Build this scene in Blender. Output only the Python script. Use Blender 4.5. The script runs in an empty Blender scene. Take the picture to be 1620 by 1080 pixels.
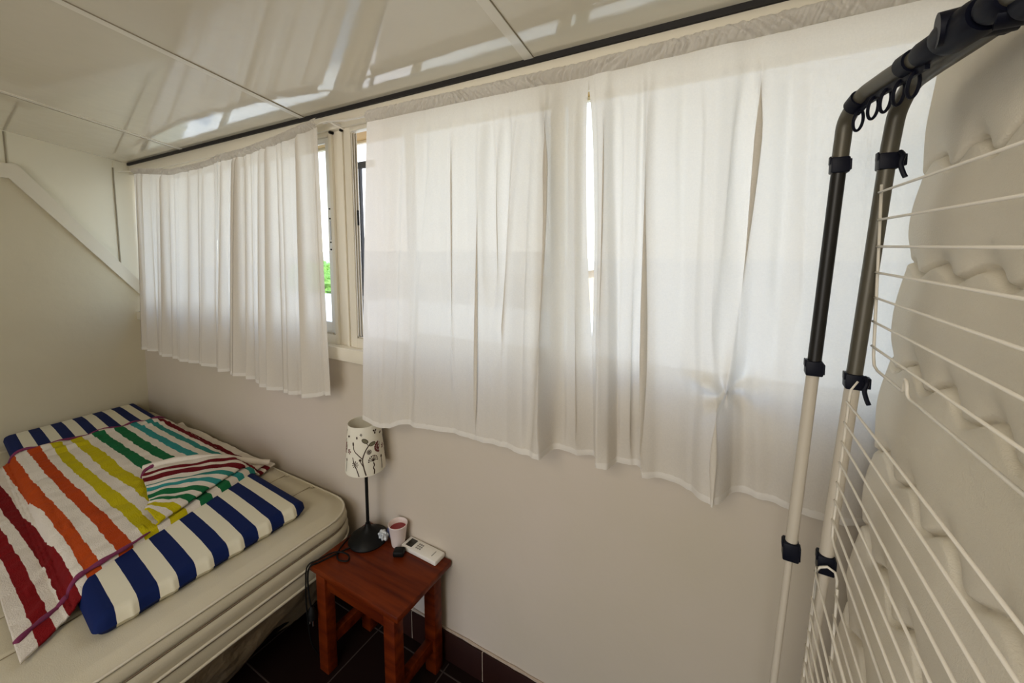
import bpy, bmesh, math, random
from mathutils import Vector, Matrix, noise
random.seed(7)
sc = bpy.context.scene
col = sc.collection
PI = math.pi

# ------------------------------------------------------------------ helpers
def link(o):
    col.objects.link(o); return o

def obj(name, bm, mats, parent=None, smooth=True, angle=40):
    me = bpy.data.meshes.new(name)
    bmesh.ops.recalc_face_normals(bm, faces=bm.faces)
    bm.to_mesh(me); bm.free()
    if not isinstance(mats, (list, tuple)): mats = [mats]
    for m in mats: me.materials.append(m)
    if smooth:
        me.polygons.foreach_set('use_smooth', [True]*len(me.polygons))
        me.set_sharp_from_angle(angle=math.radians(angle))
    o = bpy.data.objects.new(name, me); link(o)
    if parent:
        o.parent = parent
        o.matrix_parent_inverse = parent.matrix_basis.inverted()
    return o

def thing(name, label, cat, loc=(0,0,0), group=None):
    o = bpy.data.objects.new(name, None); link(o)
    o.location = loc; o.empty_display_size = .05
    o['label'] = label; o['category'] = cat
    if group: o['group'] = group
    return o

def tag(o, label, cat, group=None, kind=None):
    o['label'] = label; o['category'] = cat
    if group: o['group'] = group
    if kind: o['kind'] = kind
    return o

def struct(name, bm, m, parent=None, **k):
    o = obj(name, bm, m, parent, **k)
    if not parent: o['kind'] = 'structure'
    return o

def box(bm, x0, x1, y0, y1, z0, z1, bev=0, mi=0, M=None):
    g = bmesh.ops.create_cube(bm, size=1)
    vs = g['verts']
    for v in vs:
        v.co = Vector((x0+(v.co.x+.5)*(x1-x0), y0+(v.co.y+.5)*(y1-y0), z0+(v.co.z+.5)*(z1-z0)))
    fs = set(f for v in vs for f in v.link_faces)
    if bev:
        es = list(set(e for v in vs for e in v.link_edges))
        r = bmesh.ops.bevel(bm, geom=es, offset=bev, segments=2, profile=.5, affect='EDGES')
        fs = set(r['faces']) | set(f for f in fs if f.is_valid)
        vs = list(set(v for f in fs for v in f.verts))
    for f in fs:
        f.material_index = mi
    if M is not None:
        for v in vs: v.co = M @ v.co
    return vs

def tube(bm, pts, r, seg=12, cap=True, mi=0):
    pts = [Vector(p) for p in pts]
    n = len(pts); rs = r if isinstance(r, (list, tuple)) else [r]*n
    t0 = (pts[1]-pts[0]).normalized()
    up = Vector((0,0,1)) if abs(t0.z) < .9 else Vector((1,0,0))
    a = t0.cross(up).normalized(); rings = []
    for i, p in enumerate(pts):
        t = (pts[min(i+1,n-1)]-pts[max(i-1,0)]).normalized()
        a = (a - t*a.dot(t)).normalized(); b = t.cross(a)
        rings.append([bm.verts.new(p+(a*math.cos(2*PI*k/seg)+b*math.sin(2*PI*k/seg))*rs[i]) for k in range(seg)])
    for i in range(n-1):
        for k in range(seg):
            f = bm.faces.new((rings[i][k], rings[i][(k+1)%seg], rings[i+1][(k+1)%seg], rings[i+1][k])); f.material_index = mi
    if cap:
        bm.faces.new(rings[0][::-1]).material_index = mi; bm.faces.new(rings[-1]).material_index = mi

def lathe(bm, prof, seg=48, c=(0,0,0), mi=0, close=False):
    rings = []
    for r, z in prof:
        rings.append([bm.verts.new((c[0]+r*math.cos(2*PI*k/seg), c[1]+r*math.sin(2*PI*k/seg), c[2]+z)) for k in range(seg)])
    for i in range(len(rings)-1):
        for k in range(seg):
            bm.faces.new((rings[i][k], rings[i][(k+1)%seg], rings[i+1][(k+1)%seg], rings[i+1][k])).material_index = mi
    return rings

def disc_cap(bm, ring, flip=False):
    bm.faces.new(ring[::-1] if flip else ring)

def spl(pts, n=8):
    """Catmull-Rom through pts"""
    P = [Vector(p) for p in pts]; P = [P[0]*2-P[1]] + P + [P[-1]*2-P[-2]]; out = []
    for i in range(1, len(P)-2):
        for k in range(n):
            t = k/n
            a, b, c, d = P[i-1], P[i], P[i+1], P[i+2]
            out.append(.5*((2*b)+(c-a)*t+(2*a-5*b+4*c-d)*t*t+(3*b-a-3*c+d)*t**3))
    out.append(P[-2]); return out

def interp(tab, x, smooth=True):
    if x <= tab[0][0]: return tab[0][1]
    for (a, va), (b, vb) in zip(tab, tab[1:]):
        if x <= b:
            t = (x-a)/(b-a)
            if smooth: t = t*t*(3-2*t)
            return va+(vb-va)*t
    return tab[-1][1]

def grid(bm, nu, nv, f, uvs=None, mi=0):
    uvl = bm.loops.layers.uv.verify()
    V = [[bm.verts.new(f(i/nu, j/nv)) for i in range(nu+1)] for j in range(nv+1)]
    for j in range(nv):
        for i in range(nu):
            fc = bm.faces.new((V[j][i], V[j][i+1], V[j+1][i+1], V[j+1][i])); fc.material_index = mi
            for lp, (a, b) in zip(fc.loops, ((i,j),(i+1,j),(i+1,j+1),(i,j+1))):
                lp[uvl].uv = uvs(a/nu, b/nv) if uvs else (a/nu, b/nv)
    return V

def solidify(o, t, off=0):
    m = o.modifiers.new('thickness', 'SOLIDIFY'); m.thickness = t; m.offset = off; return o

def sstep(a, b, x):
    t = min(1, max(0, (x-a)/(b-a))); return t*t*(3-2*t)

# ------------------------------------------------------------------ materials
def mat(name, rgb, rough=.6, metal=0, bump=None, var=None, spec=.5, coat=0, coat_r=.1, sheen=0):
    m = bpy.data.materials.new(name); m.use_nodes = True
    nt = m.node_tree; N = nt.nodes; L = nt.links; b = N['Principled BSDF']
    b.inputs['Base Color'].default_value = (*rgb, 1); b.inputs['Roughness'].default_value = rough
    b.inputs['Metallic'].default_value = metal; b.inputs['Specular IOR Level'].default_value = spec
    b.inputs['Coat Weight'].default_value = coat; b.inputs['Coat Roughness'].default_value = coat_r
    b.inputs['Sheen Weight'].default_value = sheen
    tc = N.new('ShaderNodeTexCoord')
    if var:                     # (scale, rgb2, lo, hi)
        nz = N.new('ShaderNodeTexNoise'); nz.inputs['Scale'].default_value = var[0]; nz.inputs['Detail'].default_value = 5
        L.new(tc.outputs['Object'], nz.inputs['Vector'])
        r = N.new('ShaderNodeValToRGB'); r.color_ramp.elements[0].position = var[2]; r.color_ramp.elements[1].position = var[3]
        r.color_ramp.elements[0].color = (*rgb, 1); r.color_ramp.elements[1].color = (*var[1], 1)
        L.new(nz.outputs['Fac'], r.inputs['Fac']); L.new(r.outputs['Color'], b.inputs['Base Color'])
    if bump:                    # (scale, strength, distance, stretch)
        nz = N.new('ShaderNodeTexNoise'); nz.inputs['Scale'].default_value = bump[0]; nz.inputs['Detail'].default_value = 4
        mp = N.new('ShaderNodeMapping'); mp.inputs['Scale'].default_value = bump[3] if len(bump) > 3 else (1,1,1)
        L.new(tc.outputs['Object'], mp.inputs['Vector']); L.new(mp.outputs['Vector'], nz.inputs['Vector'])
        bp = N.new('ShaderNodeBump'); bp.inputs['Strength'].default_value = bump[1]; bp.inputs['Distance'].default_value = bump[2]
        L.new(nz.outputs['Fac'], bp.inputs['Height']); L.new(bp.outputs['Normal'], b.inputs['Normal'])
    return m

M_wall = mat('plaster_paint', (.56,.51,.375), .75, bump=(14,.25,.01), var=(2.2,(.52,.47,.34),.35,.7))
M_wallw = mat('window_wall_paint', (.60,.525,.465), .7, bump=(10,.25,.01), var=(1.1,(.53,.475,.375),.35,.75))
M_panel = mat('side_panel_paint', (.72,.69,.56), .35, bump=(3,.1,.01))
M_batten = mat('batten_paint', (.66,.62,.51), .5, bump=(30,.2,.003))
M_ceil = mat('glossy_ceiling_panel', (.70,.65,.53), .10, spec=.75, coat=1, coat_r=.06, bump=(2.4,.16,.05,(1,1.2,1)), var=(1.3,(.67,.615,.49),.35,.7))
M_rubber = mat('black_rubber', (.008,.006,.006), .7)
M_seam = mat('seam_dark', (.27,.235,.165), .7)
M_strip = mat('ceiling_cover_strip', (.80,.76,.66), .25, coat=.5)
M_frame = mat('window_frame_enamel', (.76,.71,.60), .35)
M_frameL = mat('window_sash_enamel', (.78,.77,.72), .35)
M_track = mat('window_track', (.50,.45,.36), .5)
M_floor = mat('floor_tile', (.010,.0035,.003), .6, spec=.15, var=(6,(.009,.004,.003),.3,.7))
M_fgrout = mat('floor_grout', (.05,.035,.03), .9)
M_base = mat('skirting_tile', (.026,.008,.006), .5, spec=.2, var=(8,(.020,.007,.006),.3,.7))
M_grout = mat('grout', (.42,.34,.27), .9, bump=(60,.6,.004))
M_tube_shade_d = mat('tube_backlit_shade_dark', (.012,.011,.010), .4, .3)  # backlit shade of the cream tube, painted in as a near-black colour
M_tube_shade_o = mat('tube_backlit_shade_grey', (.095,.086,.064), .40, .3)  # upper tubes greyed in colour to stand in for backlighting
M_tube = mat('cream_tube', (.55,.50,.42), .45)
M_plas = mat('navy_black_plastic', (.004,.005,.012), .45, spec=.15)
M_wire = mat('white_coated_wire', (.74,.70,.62), .4)
M_black = mat('black_metal', (.004,.004,.004), .5, spec=.2)
M_cable = mat('black_cable', (.004,.004,.004), .6, spec=.2)
M_pin = mat('plug_pin', (.6,.6,.6), .3, 1)
M_wood = None
M_white = mat('white_plastic', (.82,.80,.76), .35)
M_paper = mat('white_paper_cup', (.80,.70,.67), .6)
M_red = mat('red_drink', (.24,.010,.014), .1)
M_screen = mat('remote_screen', (.015,.015,.012), .2)
M_grey = mat('grey_rubber_key', (.28,.27,.25), .5)
M_cloth_d = mat('bed_base_fabric', (.20,.15,.09), .85, bump=(9,.8,.05), var=(5,(.17,.125,.075),.35,.7))

def wood():
    m = mat('red_stained_wood', (.2,.03,.008), .42, spec=.2)
    N = m.node_tree.nodes; L = m.node_tree.links; b = N['Principled BSDF']
    tc = N.new('ShaderNodeTexCoord'); mp = N.new('ShaderNodeMapping'); mp.inputs['Scale'].default_value = (1.2, 14, 14)
    nz = N.new('ShaderNodeTexNoise'); nz.inputs['Scale'].default_value = 3; nz.inputs['Detail'].default_value = 6
    r = N.new('ShaderNodeValToRGB'); r.color_ramp.elements[0].color = (.060,.006,.001,1); r.color_ramp.elements[1].color = (.17,.026,.003,1)
    r.color_ramp.elements[0].position = .3; r.color_ramp.elements[1].position = .7
    L.new(tc.outputs['Object'], mp.inputs['Vector']); L.new(mp.outputs['Vector'], nz.inputs['Vector'])
    L.new(nz.outputs['Fac'], r.inputs['Fac']); L.new(r.outputs['Color'], b.inputs['Base Color'])
    return m
M_wood = wood()

def curtain_mat(name, transp, rgb=(.86,.84,.80), trans=.62):
    m = bpy.data.materials.new(name); m.use_nodes = True
    nt = m.node_tree; N = nt.nodes; L = nt.links
    for n in list(N): N.remove(n)
    out = N.new('ShaderNodeOutputMaterial')
    d = N.new('ShaderNodeBsdfDiffuse'); t = N.new('ShaderNodeBsdfTranslucent'); tr = N.new('ShaderNodeBsdfTransparent')
    tc = N.new('ShaderNodeTexCoord')
    w1 = N.new('ShaderNodeTexNoise'); w1.inputs['Scale'].default_value = 190; w1.inputs['Detail'].default_value = 3
    mp = N.new('ShaderNodeMapping'); mp.inputs['Scale'].default_value = (2.2,1,1)
    L.new(tc.outputs['Object'], mp.inputs['Vector']); L.new(mp.outputs['Vector'], w1.inputs['Vector'])
    mp2 = N.new('ShaderNodeMapping'); mp2.inputs['Scale'].default_value = (1,1,2.2)
    w2 = N.new('ShaderNodeTexNoise'); w2.inputs['Scale'].default_value = 180; w2.inputs['Detail'].default_value = 3
    L.new(tc.outputs['Object'], mp2.inputs['Vector']); L.new(mp2.outputs['Vector'], w2.inputs['Vector'])
    ad = N.new('ShaderNodeMath'); ad.operation = 'ADD'; L.new(w1.outputs['Fac'], ad.inputs[0]); L.new(w2.outputs['Fac'], ad.inputs[1])
    r = N.new('ShaderNodeMapRange'); r.inputs['From Min'].default_value = .7; r.inputs['From Max'].default_value = 1.3
    r.inputs['To Min'].default_value = transp*.35; r.inputs['To Max'].default_value = transp*1.65
    L.new(ad.outputs[0], r.inputs['Value'])
    d.inputs['Color'].default_value = (*rgb, 1); t.inputs['Color'].default_value = (*rgb, 1)
    a = N.new('ShaderNodeMixShader'); a.inputs[0].default_value = trans
    L.new(d.outputs[0], a.inputs[1]); L.new(t.outputs[0], a.inputs[2])
    c = N.new('ShaderNodeMixShader'); L.new(r.outputs[0], c.inputs[0]); L.new(a.outputs[0], c.inputs[1]); L.new(tr.outputs[0], c.inputs[2])
    L.new(c.outputs[0], out.inputs['Surface'])
    return m
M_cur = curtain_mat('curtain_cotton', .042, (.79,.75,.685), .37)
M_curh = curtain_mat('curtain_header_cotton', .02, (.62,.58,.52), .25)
M_hem = curtain_mat('curtain_hem_cotton', .01, (.80,.77,.72), .25)

def glass():
    m = bpy.data.materials.new('window_glass'); m.use_nodes = True
    N = m.node_tree.nodes; L = m.node_tree.links
    for n in list(N): N.remove(n)
    out = N.new('ShaderNodeOutputMaterial'); tr = N.new('ShaderNodeBsdfTransparent'); g = N.new('ShaderNodeBsdfGlossy')
    g.inputs['Roughness'].default_value = .02; tr.inputs['Color'].default_value = (.94,.97,.96,1)
    fr = N.new('ShaderNodeFresnel'); fr.inputs['IOR'].default_value = 1.45; mx = N.new('ShaderNodeMixShader')
    ge = N.new('ShaderNodeNewGeometry'); iv = N.new('ShaderNodeMath'); iv.operation = 'SUBTRACT'; iv.inputs[0].default_value = 1; L.new(ge.outputs['Backfacing'], iv.inputs[1])
    ml = N.new('ShaderNodeMath'); ml.operation = 'MULTIPLY'; L.new(fr.outputs[0], ml.inputs[0]); L.new(iv.outputs[0], ml.inputs[1])
    L.new(ml.outputs[0], mx.inputs[0]); L.new(tr.outputs[0], mx.inputs[1]); L.new(g.outputs[0], mx.inputs[2]); L.new(mx.outputs[0], out.inputs['Surface'])
    return m
M_glass = glass()

def ramp_uv(name, stops, axis='Y', wob=.0, rough=.95, bump=(300,.5,.002), sheen=.3, scale=1.0, wobscale=25):
    """constant colour bands along one UV axis; stops = [(pos 0..1, rgb)]"""
    m = bpy.data.materials.new(name); m.use_nodes = True
    N = m.node_tree.nodes; L = m.node_tree.links; b = N['Principled BSDF']
    b.inputs['Roughness'].default_value = rough; b.inputs['Sheen Weight'].default_value = sheen; b.inputs['Specular IOR Level'].default_value = .2
    uv = N.new('ShaderNodeUVMap'); sp = N.new('ShaderNodeSeparateXYZ'); L.new(uv.outputs[0], sp.inputs[0])
    src = sp.outputs[axis]
    tc = N.new('ShaderNodeTexCoord')
    if wob:
        nz = N.new('ShaderNodeTexNoise'); nz.inputs['Scale'].default_value = wobscale; nz.inputs['Detail'].default_value = 3
        L.new(tc.outputs['Object'], nz.inputs['Vector'])
        s = N.new('ShaderNodeMath'); s.operation = 'SUBTRACT'; L.new(nz.outputs['Fac'], s.inputs[0]); s.inputs[1].default_value = .5
        mu = N.new('ShaderNodeMath'); mu.operation = 'MULTIPLY_ADD'; L.new(s.outputs[0], mu.inputs[0]); mu.inputs[1].default_value = wob
        L.new(src, mu.inputs[2]); src = mu.outputs[0]
    # more than 32 stops do not fit one ramp: split in two
    def ramp(st):
        r = N.new('ShaderNodeValToRGB'); cr = r.color_ramp; cr.interpolation = 'CONSTANT'
        cr.elements[0].position = 0; cr.elements[0].color = (*st[0][1], 1)
        cr.elements[1].position = max(st[1][0], 1e-4); cr.elements[1].color = (*st[1][1], 1)
        for p, c in st[2:]:
            e = cr.elements.new(p); e.color = (*c, 1)
        L.new(src, r.inputs['Fac']); return r.outputs['Color']
    L.new(ramp(stops), b.inputs['Base Color'])
    n2 = N.new('ShaderNodeTexNoise'); n2.inputs['Scale'].default_value = bump[0]; n2.inputs['Detail'].default_value = 3
    L.new(tc.outputs['Object'], n2.inputs['Vector'])
    bp = N.new('ShaderNodeBump'); bp.inputs['Strength'].default_value = bump[1]; bp.inputs['Distance'].default_value = bump[2]
    L.new(n2.outputs['Fac'], bp.inputs['Height']); L.new(bp.outputs['Normal'], b.inputs['Normal'])
    return m

NAVY = (.002,.011,.078); CREAM = (.70,.66,.52)
M_pad = ramp_uv('navy_stripe_canvas', [(0,NAVY)] + [(k/13, NAVY if k % 2 == 0 else CREAM) for k in range(1,13)], 'Y', .003, .8, (500,.3,.001), 0)
TW = (.72,.66,.58)
tcols = [(.20,.004,.006),(.17,.004,.006),(.44,.060,.006),(.42,.052,.005),(.50,.42,.004),(.50,.42,.004),(.008,.13,.045),(.008,.13,.045),(.03,.26,.26),(.03,.22,.20),(.14,.004,.010),(.14,.004,.010)]
TI0, TI1 = -.8, 12.1     # stripe index range of the towel
st = [(0, TW)]
for i, c in enumerate(tcols):
    st += [((i-.27-TI0)/(TI1-TI0), c), ((i+.27-TI0)/(TI1-TI0), TW)]
M_towel = ramp_uv('rainbow_terry', st, 'Y', .012, .95, (260,.8,.004), 0)
M_purple = mat('purple_terry_binding', (.17,.022,.075), .9, bump=(300,.6,.003))

def ticking(name, rgb, bumpd=.002):
    return mat(name, rgb, .85, bump=(420,.35,bumpd), var=(3,(rgb[0]*.93,rgb[1]*.92,rgb[2]*.88),.35,.7))
M_mattress = ticking('bed_mattress_cover', (.58,.53,.41))
M_piping = ticking('bed_mattress_piping', (.66,.61,.50))
M_groove = mat('mattress_seam', (.20,.15,.10), .9)
M_foam = ticking('quilted_mattress_cover', (.76,.71,.61), .003)

# ------------------------------------------------------------------ room
XL, XR, YW = -3.42, .45, 1.10
SL = .18                                        # ceiling rises away from the window wall
zc = lambda y: 2.064 + SL*(YW-y)
YB = -2.3
bm = bmesh.new(); box(bm, XL-.2, XR+.2, YB-.2, YW+.2, -.1, 0); struct('floor', bm, M_floor, smooth=False)
bm = bmesh.new()
for k in range(11): box(bm, -3.2+k*.33, -3.196+k*.33, YB, 1.08, 0, .0012)
for k in range(8): box(bm, XL, XR, 1.045-k*.33, 1.049-k*.33, 0, .0012)
struct('trim_1', bm, M_fgrout, smooth=False)
# ceiling: sloping slab of glossy panels
bm = bmesh.new()
vs = box(bm, XL-.2, XR+.2, YB-.2, 1.36, 0, .07)
for v in vs: v.co.z += zc(v.co.y)
struct('ceiling', bm, M_ceil, smooth=False)
bm = bmesh.new()                                 # cover strips over the panel joints, running up the slope
for x in (-2.70, -1.63, -.57):
    vs = box(bm, x, x+.030, YB, 1.085, -.0022, .001)
    for v in vs: v.co.z += zc(v.co.y)
o = struct('trim_2', bm, M_strip, smooth=False)
bm = bmesh.new()
for x in (-2.705, -1.600, -.5405):
    vs = box(bm, x+.0005, x+.0027, YB, 1.085, -.0030, .001)
    for v in vs: v.co.z += zc(v.co.y)
struct('trim_3', bm, M_seam, smooth=False)
# window wall below the windows
bm = bmesh.new(); box(bm, XL-.2, XR+.2, YW, YW+.2, 0, 1.067); struct('wall_front', bm, M_wallw, smooth=False)
bm = bmesh.new(); box(bm, XL, XR, 1.072, YW+.06, 1.067, 1.121, .003)     # sill board
struct('trim_4', bm, M_frame)
bm = bmesh.new(); box(bm, XL, XR, 1.09, YW+.05, 1.996, 2.052, .002)      # head casing over the windows
struct('trim_5', bm, M_frame)
bm = bmesh.new(); box(bm, XL, XR, 1.082, YW+.05, 2.0525, 2.068)          # black foam strip in the ceiling joint
struct('trim_6', bm, M_rubber, smooth=False)
# right wall, back wall with a wide opening added to let in fill light
bm = bmesh.new(); box(bm, XR, XR+.2, YB-.2, YW+.2, 0, 2.75); struct('wall_right', bm, M_wall, smooth=False)
bm = bmesh.new()
box(bm, XL-.2, -1.9, YB-.2, YB, 0, 2.8); box(bm, .2, XR+.2, YB-.2, YB, 0, 2.8); box(bm, -1.9, .2, YB-.2, YB, 2.15, 2.8)
struct('wall_back', bm, M_wall, smooth=False)
# left wall : plaster with sloping top edge, flat panel above, batten on the joint
bm = bmesh.new(); box(bm, XL-.2, XL-.012, YB-.2, YW+.2, 0, 2.75); struct('wall_left', bm, M_panel, smooth=False)
def prism_x(bm, poly, x0, x1):
    a = [bm.verts.new((x0, y, z)) for y, z in poly]; b = [bm.verts.new((x1, y, z)) for y, z in poly]
    n = len(poly); bm.faces.new(a); bm.faces.new(b[::-1])
    for k in range(n): bm.faces.new((a[k], b[k], b[(k+1)%n], a[(k+1)%n]))
bm = bmesh.new(); prism_x(bm, [(YB,0),(1.1,0),(1.1,1.24),(.615,1.93),(YB,1.93)], XL-.03, XL)
struct('wall_left_plaster', bm, M_wall, smooth=False)
bm = bmesh.new(); prism_x(bm, [(YB,1.905),(.592,1.905),(1.1,1.222),(1.1,1.315),(.625,1.982),(YB,1.982)], XL-.02, XL+.016)
struct('trim_7', bm, M_batten, smooth=False)
bm = bmesh.new(); box(bm, XL-.013, XL-.006, 1.02, 1.10, 1.30, 2.07); box(bm, XL-.013, XL-.009, -.5, .592, 1.98, 2.6)
struct('trim_8', bm, M_panel, smooth=False)
bm = bmesh.new(); box(bm, XL-.0122, XL-.0040, 1.014, 1.019, 1.42, 2.03); box(bm, XL-.012, XL-.006, .590, .596, 1.975, 2.15)
struct('trim_9', bm, M_seam, smooth=False)
# skirting tiles along the window wall
bb = thing('baseboard_front', 'dark brown tile skirting', 'skirting', (0,0,0)); 
for k in ('label','category'): del bb[k]
bb['kind'] = 'structure'
x = XL+.012
xs = []
while x < XR: xs.append(x); x += .33
off = (-.731 - XL - .012) % .33
bm = bmesh.new()
for k in range(-1, 12):
    a = XL + off + k*.33; b = a+.326
    a = max(a, XL); b = min(b, XR)
    if b > a: box(bm, a, b, 1.086, 1.10, .001, .113, .0015)
obj('skirting_tiles', bm, M_base, bb)
bm = bmesh.new()
pts = []
n = 160
for k in range(n+1):
    xx = XL+.01+(XR-XL-.02)*k/n
    pts.append((xx, 1.0965, .1155+.0022*noise.noise((xx*14,0,0))))
tube(bm, pts, [.0048+.0022*noise.noise((p[0]*22,3,1)) for p in pts], 8)
box(bm, XL, XR, 1.089, 1.0995, .0, .1115)
obj('mortar_line', bm, M_grout, bb)

# ------------------------------------------------------------------ windows
def frame_rect(bm, x0, x1, z0, z1, w, y0, y1, wb=None, wt=None, bev=.0015):
    wb = wb or w; wt = wt or w
    box(bm, x0, x0+w, y0, y1, z0, z1, bev); box(bm, x1-w, x1, y0, y1, z0, z1, bev)
    box(bm, x0+w, x1-w, y0, y1, z0, z0+wb, bev); box(bm, x0+w, x1-w, y0, y1, z1-wt, z1, bev)
def window(name, x0, x1, sashes, fw=.036):
    w = bpy.data.objects.new(name, None); link(w); w['kind'] = 'structure'; w.location = ((x0+x1)/2, 1.15, 1.121)
    bpy.context.view_layer.update()
    bm = bmesh.new(); frame_rect(bm, x0, x1, 1.121, 1.996, fw, 1.102, 1.132, .040, .018)
    obj('window_frame', bm, M_frame, w)
    bm = bmesh.new()
    for k in range(3):
        box(bm, x0+fw+.0002, x0+fw+.006+.003*k, 1.1045+.009*k, 1.1075+.009*k, 1.163, 1.975)
        box(bm, x0+.037, x1-.037, 1.1045+.009*k, 1.1075+.009*k, 1.1612, 1.168)
    obj('track', bm, M_track, w, smooth=False)
    for (a, b, y, fm) in sashes:
        bm = bmesh.new(); frame_rect(bm, a, b, 1.162, 1.977, .042, y, y+.009, .050, .022)
        s = obj('sash', bm, fm, w)
        bm = bmesh.new(); box(bm, a+.041, b-.041, y+.003, y+.006, 1.211, 1.956)
        obj('glass', bm, M_glass, s, smooth=False)
    return w
w1 = window('window_1', XL+.03, -1.462, [(-3.36,-2.38,1.120,M_frameL), (-2.42,-1.4700,1.110,M_frameL)], .020)
w2 = window('window_2', -1.385, XR-.02, [(-1.08,-.405,1.120,M_frame), (-.498,.39,1.110,M_frame)])
# post between the two windows, with the lock keepers
bm = bmesh.new(); box(bm, -1.462, -1.385, 1.112, 1.132, 1.121, 1.996, .002); box(bm, -1.412, -1.398, 1.104, 1.112, 1.121, 1.996, .002)
post = struct('trim_10', bm, M_frame)
bm = bmesh.new(); box(bm, -1.500, -1.493, 1.1075, 1.1102, 1.56, 1.640, .001); obj('lock_plate', bm, M_pin, w1)
bm = bmesh.new()
bm.free()
for z in (1.688, 1.648, 1.550, 1.520):
    bm = bmesh.new(); tube(bm, [(-1.4965,1.1065,z),(-1.4965,1.1105,z)], .0032, 10); obj('screw', bm, M_black, w1)
bm = bmesh.new(); box(bm, -1.334,-1.325,1.110,1.1145,1.615,1.675,.002); obj('latch_slot', bm, M_black, w2)

# ------------------------------------------------------------------ outside
bm = bmesh.new(); box(bm, XL-.5, XR+1, 1.15, 1.262, 1.995, 2.02)
M_eave = mat('ochre_eave_board', (.50,.30,.085), .6)
M_fascia = mat('cream_fascia', (.80,.70,.52), .6)
struct('trim_11', bm, M_eave, smooth=False)
bm = bmesh.new(); box(bm, XL-.5, XR+1, 1.265, 1.285, 1.985, 2.03)
struct('trim_12', bm, M_fascia, smooth=False)
M_terr = mat('sunlit_terrace', (.66,.60,.50), .8, var=(2,(.60,.54,.44),.3,.7))
bm = bmesh.new(); box(bm, -9, 6, 1.3, 4.6, -.3, .72); struct('terrace_ground', bm, M_terr, smooth=False)
M_grill = mat('grille_steel', (.03,.028,.03), .5)
gr = thing('window_screen_frame', 'dark metal screen frame just outside the window, seen beside the post', 'screen frame', (-1.2,1.23,1.2))
bpy.context.view_layer.update()
bm = bmesh.new(); box(bm, -1.455, -1.36, 1.222, 1.236, 1.866, 1.893); obj('top_rail', bm, M_grill, gr, smooth=False)
bm = bmesh.new(); box(bm, -1.452, -1.441, 1.223, 1.235, 1.10, 1.866); obj('upright', bm, M_grill, gr, smooth=False)
M_rail2 = mat('grey_rail', (.25,.23,.22), .5)
bm = bmesh.new(); box(bm, -1.475, -1.36, 1.222, 1.236, 1.298, 1.316); obj('lower_rail', bm, M_rail2, gr, smooth=False)
# neighbouring house, hedge
M_house = mat('beige_house_render', (.52,.42,.32), .85, var=(1.5,(.46,.38,.30),.3,.7))
M_tile = mat('clay_roof', (.42,.36,.27), .8)
h = thing('neighbouring_house', 'beige house with pitched roof beyond the terrace, glimpsed through the window gap', 'house', (-11,12,-1))
bpy.context.view_layer.update()
bm = bmesh.new(); box(bm, -18, -4.5, 10, 15, -1, .75); obj('wall', bm, M_house, h, smooth=False)
bm = bmesh.new()
P = [(-18.3,9.7,.75),(-4.2,9.7,.75),(-4.2,15.3,.75),(-18.3,15.3,.75),(-17,12.5,1.35),(-5.6,12.5,1.35)]
v = [bm.verts.new(p) for p in P]
for f in ((0,1,5,4),(2,3,4,5),(1,2,5),(3,0,4),(3,2,1,0)): bm.faces.new([v[k] for k in f])
obj('roof', bm, M_tile, h, smooth=False)
M_win = mat('house_window', (.06,.07,.09), .2)
for k in range(7):
    bm = bmesh.new(); box(bm, -17+k*1.8, -16.1+k*1.8, 9.97, 10.02, -.5, .4); obj('window', bm, M_win, h, smooth=False)
M_leaf = mat('hedge_leaf', (.16,.34,.06), .7, bump=(20,1,.05), var=(6,(.26,.46,.10),.35,.7))
def blob(name, c, r, sq, label, cat):
    bm = bmesh.new(); bmesh.ops.create_icosphere(bm, subdivisions=5, radius=1)
    for v in bm.verts:
        n = v.co.normalized(); d = 1+.22*noise.noise(n*3+Vector(c))+.14*noise.noise(n*9)+.08*noise.noise(n*22)
        v.co = Vector((c[0]+n.x*r*sq[0]*d, c[1]+n.y*r*sq[1]*d, c[2]+n.z*r*sq[2]*d))
    return tag(obj(name, bm, M_leaf), label, cat)
blob('shrub', (-7.2,5.0,.78), .55, (1.8,.8,.8), 'sunlit green shrub outside, seen in the sliver left of the window post', 'shrub')
bm = bmesh.new(); box(bm, -60, 60, 4.6, 80, -1.2, -1.0); struct('ground_outside', bm, M_terr, smooth=False)

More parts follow.
